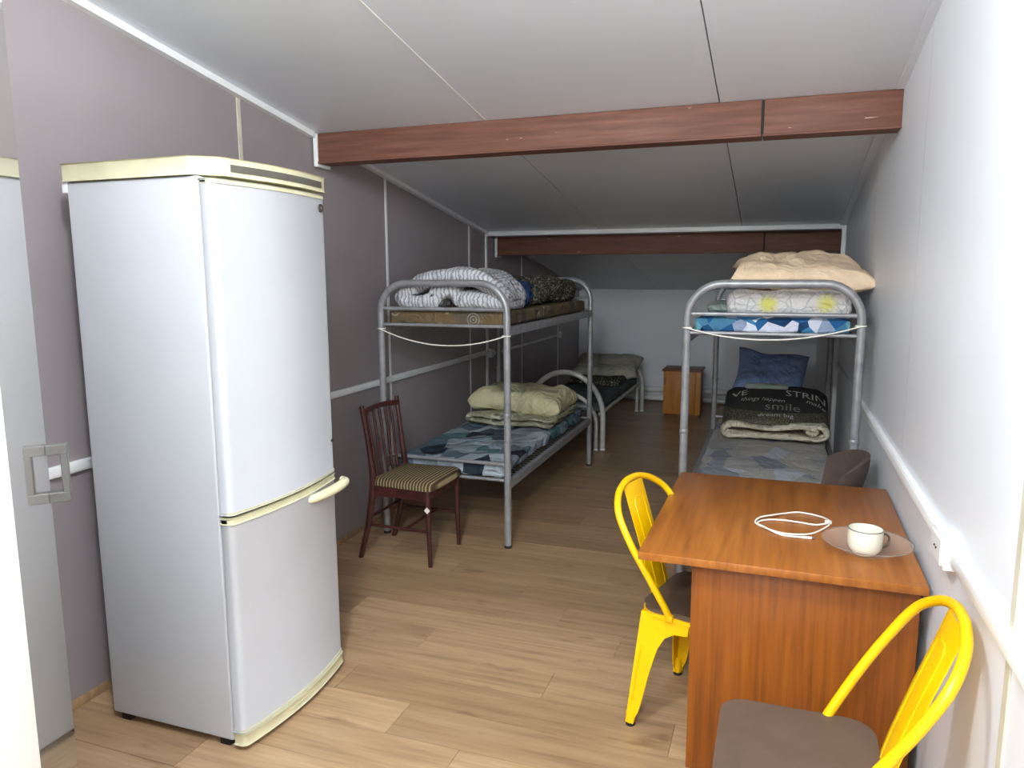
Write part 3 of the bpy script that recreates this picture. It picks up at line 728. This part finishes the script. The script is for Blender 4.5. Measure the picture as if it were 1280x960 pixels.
for k in range(5):
    y = -.125+.0625*k
    bm = bmesh.new(); addtube(bm, catmull([(-.148, y*.92, .42), (-.170, y*.95, .58), (-.182, y, .7), (-.203, y*1.03, .845)], 5), .0085, 8); bmobj('back_slat', bm, 'mahogany', wc, ang=1)
seat = [(-.15, -.185), (.19, -.205), (.225, -.19), (.232, -.1), (.234, 0), (.232, .1), (.225, .19), (.19, .205), (-.15, .185)]
bm = bmesh.new()
ring = [bm.verts.new((a, b, .43)) for a, b in seat]; ring2 = [bm.verts.new((a, b, .455)) for a, b in seat]; ring3 = [bm.verts.new((a*.93+.004, b*.92, .472)) for a, b in seat]; ring4 = [bm.verts.new((a*.6+.01, b*.6, .482)) for a, b in seat]
for A, B in ((ring, ring2), (ring2, ring3), (ring3, ring4)):
    for i in range(len(A)): bm.faces.new((A[i], A[(i+1) % len(A)], B[(i+1) % len(A)], B[i]))
bm.faces.new(ring[::-1]); bm.faces.new(ring4)
bmobj('seat', bm, 'seat_stripe', wc, ang=1.0)

# ================================================================ TABLE
tb = thing('table', 'orange brown wooden table against the white wall', 'table', (.034, 2.70, 0), -.012)
box('table_top', -.402, .398, -.497, .497, .717, .742, 'table_top', tb, .002)
pn = box('end_panel', -.245, .392, -.425, -.407, .0, .717, 'table_panel', tb, .0015)
box('end_panel', -.245, .392, .38, .398, .0, .717, 'table_panel', tb, .0015)
box('long_panel', .374, .392, -.405, .379, .30, .717, 'table_panel', tb, .0015)
box('dark_gap_strip', .3925, .396, -.427, -.405, 0, .717, 'black', pn, 0)  # black strip painted in for the dark gap at the panel's right edge
bm = bmesh.new(); bmesh.ops.create_cone(bm, cap_ends=True, segments=10, radius1=.004, radius2=.004, depth=.002, matrix=Matrix.Translation((.325, -.4255, .575)) @ Matrix.Rotation(PI/2, 4, 'X')); bmobj('screw_hole', bm, 'black', pn)
# cup, saucer, cable
TZ = .742
sc_ = thing('glass_saucer', 'smoky clear glass plate under the cup on the table', 'plate', (.292, 2.43, TZ))
lathe('dish', [(0, .001), (.06, .001), (.072, .004), (.105, .024), (.128, .036), (.1295, .038), (.126, .0382), (.10, .0265), (.07, .0072), (.06, .0045), (0, .0045)], 'glass', sc_, 48)
lathe('rim', [(.1285, .0362), (.1302, .0375), (.1296, .0392), (.1270, .0388), (.1285, .0362)], 'glass_rim_glint', sc_, 48)  # added ring standing for the highlight along the plate's edge
cu = thing('tea_cup', 'white china cup with a thin dark rim on the glass plate', 'cup', (.283, 2.41, TZ+.0048))
lathe('bowl', [(0, .001), (.032, .0), (.034, .003), (.043, .012), (.0485, .024), (.0500, .05), (.0505, .078), (.0485, .0785), (.0478, .05), (.0458, .026), (.036, .012), (0, .010)], 'china', cu, 40)
lathe('rim_band', [(.0505, .0772), (.0509, .0780), (.0505, .0792), (.0484, .0791), (.0484, .0782)], 'rim', cu, 40)
tube('handle', [Vector((.048+.020*math.sin(a)*1.0, .012*math.sin(a), .045+.022*math.cos(a))) for a in [PI*k/12 for k in range(13)]], .004, 'rim', cu, 8)
ch = thing('charging_cable', 'white looped charging cable lying on the table', 'cable', (.085, 2.585, TZ))
cp = [(.115, .055, .004), (.105, .03, .0045), (.05, -.03, .004), (-.03, -.045, .004), (-.095, -.02, .004), (-.118, .0, .004), (-.10, .03, .004), (-.05, .045, .004), (.02, .04, .0045), (.07, .035, .004), (.108, .042, .011), (.115, .06, .011), (.085, .10, .004), (.02, .115, .004), (-.03, .095, .004), (-.07, .06, .011), (-.11, .035, .011), (-.125, .01, .004), (-.10, -.025, .011), (-.04, -.055, .004), (.025, -.058, .004)]
cp = [(a, b*1.55, c) for a, b, c in cp]
tube('wire', catmull(cp, 6), .0032, 'white_cable', ch, 8)
tube('plug', [(.025, -.09, .0046), (.052, -.088, .0046)], .0046, 'white_cable', ch, 10); tube('plug_tip', [(.052, -.088, .0046), (.062, -.0872, .0046)], .003, 'steel_handle', ch, 8)
box('plug', .100, .122, .075, .098, .0035, .012, 'white_cable', ch, .002)

# ================================================================ YELLOW METAL CHAIRS
def yellow_chair(label, loc, rz):
    c = thing('metal_chair', label, 'chair', loc, rz, 'yellow metal chairs at the table')
    # wooden seat board
    pts = []
    h, r = .182, .06
    for cx, cy, a0 in ((h-r, h-r, 0), (-h+r, h-r, PI/2), (-h+r, -h+r, PI), (h-r, -h+r, 3*PI/2)):
        for k in range(7): a = a0+PI/2*k/6; pts.append((cx+r*math.cos(a), cy+r*math.sin(a)))
    prism('seat', pts, .440, .460, 'z', 'seatwood', c, bevel=.005)
    prism('seat_rim', [(a*1.015, b*1.015) for a, b in pts], .425, .441, 'z', 'yellow', c, bevel=.003)
    for sx in (-1, 1):
        for sy in (-1, 1):
            T, B = .178, .222        # half width at the top and at the floor
            bx = B if sx > 0 else .212
            bm = bmesh.new()
            # outline of one plate in (d, z): d = distance from the corner edge toward the middle of the side
            inner = [(.178, .385), (.13, .378), (.098, .355), (.078, .31), (.062, .22), (.048, .10), (.042, .06), (.030, .03), (.030, .012)]
            outl = [(.178, .432)]+inner
            def corner(z):
                t = (.432-z)/.432; e = .02*math.sin(PI*t)*0
                return T+(bx-T)*t, T+(B-T)*t
            for plate in (0, 1):
                vo, vi = [], []
                for d, z in [(0, .432)]+outl+[(0, .012)]:
                    cx, cyy = corner(z)
                    p = (sx*cx, sy*(cyy-d), z) if plate == 0 else (sx*(cx-d), sy*cyy, z)
                    q_ = (sx*(cx-.006), sy*(cyy-max(d, .006)), z) if plate == 0 else (sx*(cx-max(d, .006)), sy*(cyy-.006), z)
                    vo.append(bm.verts.new(p)); vi.append(bm.verts.new(q_))
                bm.faces.new(vo); bm.faces.new(vi[::-1])
                for i in range(len(vo)): bm.faces.new((vo[i], vo[(i+1) % len(vo)], vi[(i+1) % len(vo)], vi[i]))
            bmesh.ops.remove_doubles(bm, verts=bm.verts, dist=.0001)
            lg = bmobj('leg', bm, 'yellow', c, smooth=False)
            cx, cyy = corner(.30); c2 = corner(.06)
            bm = bmesh.new(); addtube(bm, [(sx*(cx+.001), sy*(cyy-.018), .31), (sx*(c2[0]+.001), sy*(c2[1]-.012), .06)], .0035, 6)
            addtube(bm, [(sx*(cx-.018), sy*(cyy+.001), .31), (sx*(c2[0]-.012), sy*(c2[1]+.001), .06)], .0035, 6); bmobj('leg_rib', bm, 'yellow', lg)
            lathe('foot_tip', [(0, 0), (.017, 0), (.0175, .008), (.016, .012)], 'black', lg, 14, (sx*(bx-.015), sy*(B-.015), 0))
            lathe('foot_sleeve', [(.016, .010), (.0165, .05), (.012, .075)], 'yellow', lg, 14, (sx*(bx-.015), sy*(B-.015), 0))
    half = [(-.07, .186, .435), (-.085, .190, .47), (-.145, .206, .58), (-.205, .214, .68), (-.262, .198, .775), (-.298, .135, .828), (-.313, .06, .853)]
    pts = half+[(-.316, 0, .858)]+[(a, -b, z) for a, b, z in half[::-1]]
    tb_ = tube('back_tube', catmull(pts, 7), .0125, 'yellow', c, 12)
    for s in (-1, 1): box('tube_clip', -.085, -.055, s*.186-.012, s*.186+.012, .425, .450, 'yellow', tb_, .003)
    # back splat, wider at the foot, with a pressed U-shaped ridge
    prof = catmull([(-.178, 0, .40), (-.190, 0, .46), (-.205, 0, .52), (-.245, 0, .65), (-.285, 0, .77), (-.309, 0, .846)], 5)
    wd = lambda t: .068+.045*max(0, 1-t/.28)**2+.006*t
    bm = bmesh.new(); rows = []
    N = len(prof)
    for i, p in enumerate(prof):
        t = i/(N-1); W = wd(t); tg = (prof[min(i+1, N-1)]-prof[max(i-1, 0)]).normalized(); nn = Vector((tg.z, 0, -tg.x))
        fr_ = []; bk_ = []
        for k in range(9):
            u = 2*k/8-1; q_ = p+Vector((0, u*W, 0))-nn*(.012*(1-u*u)-.012*.3)*-1*.6
            fr_.append(bm.verts.new(q_+nn*.0015)); bk_.append(bm.verts.new(q_-nn*.0015))
        rows.append((fr_, bk_))
    for (f0, b0), (f1, b1) in zip(rows, rows[1:]):
        for k in range(8):
            bm.faces.new((f0[k], f0[k+1], f1[k+1], f1[k])); bm.faces.new((b0[k], b1[k], b1[k+1], b0[k+1]))
        bm.faces.new((f0[0], f1[0], b1[0], b0[0])); bm.faces.new((f0[8], b0[8], b1[8], f1[8]))
    for f0, b0 in (rows[0], rows[-1]):
        for k in range(8): bm.faces.new((f0[k], b0[k], b0[k+1], f0[k+1]))
    spl = bmobj('back_splat', bm, 'yellow', c, ang=.8)
    def on(t, u):
        i = min(N-1, int(t*(N-1))); p = prof[i]; tg = (prof[min(i+1, N-1)]-prof[max(i-1, 0)]).normalized(); nn = Vector((tg.z, 0, -tg.x))
        return p+Vector((0, u, 0))+nn*(.012*(1-(u/wd(t))**2)-.0036)*.6+nn*.001
    path = [on(t/20, -.036) for t in range(4, 17)]+[on(.86, -.024), on(.875, 0), on(.86, .024)]+[on(t/20, .036) for t in range(16, 3, -1)]
    tube('pressed_ridge', path, .0028, 'yellow', spl, 6)
    return c
yellow_chair('yellow metal chair with brown seat tucked under the left side of the table', (-.182, 2.597, 0), -.285).scale.z = .982
yellow_chair('nearest yellow metal chair, its curved back against the white wall', (.092, 1.772, 0), PI)

# ================================================================ BROWN PADDED CHAIR behind the table
bc = thing('padded_chair', 'brown padded chair with rounded back, behind the table by the white wall', 'chair', (.10, 3.475, 0), 0)
bm = bmesh.new(); NA, NZ_ = 16, 14; G = {}
for i in range(NA+1):
    for j in range(NZ_+1):
        a = -1.02+2.04*i/NA; u = 2*i/NA-1; t = j/NZ_
        top = .815-.075*abs(u)**2.6; z = .56+(top-.56)*t
        R_ = .215+.06*t
        for k, o_ in ((0, 0), (1, .042)):
            rr = R_+o_; soft = .012*((2*t-1)**4+u**4)*(1 if k == 0 else -1)
            G[i, j, k] = bm.verts.new(((rr+soft)*math.cos(a), (rr+soft)*math.sin(a)*.92, z))
for i in range(NA):
    for j in range(NZ_):
        bm.faces.new((G[i, j, 0], G[i, j+1, 0], G[i+1, j+1, 0], G[i+1, j, 0])); bm.faces.new((G[i, j, 1], G[i+1, j, 1], G[i+1, j+1, 1], G[i, j+1, 1]))
    for j in (0, NZ_): bm.faces.new((G[i, j, 0], G[i+1, j, 0], G[i+1, j, 1], G[i, j, 1]))
for j in range(NZ_):
    for i in (0, NA): bm.faces.new((G[i, j, 0], G[i, j, 1], G[i, j+1, 1], G[i, j+1, 0]))
bmobj('backrest', bm, 'pad', bc, bevel=.006, ang=1.0)
o = lump('seat', -.2, .2, -.19, .19, .43, .485, 'pad', bc, wr=.003, n=16)
for s in (-1, 1):
    tube('back_leg', [(.215, s*.15, 0), (.19, s*.15, .43), (.225, s*.13, .60)], .011, 'black', bc)
    tube('front_leg', [(-.19, s*.15, 0), (-.16, s*.15, .435)], .011, 'black', bc)
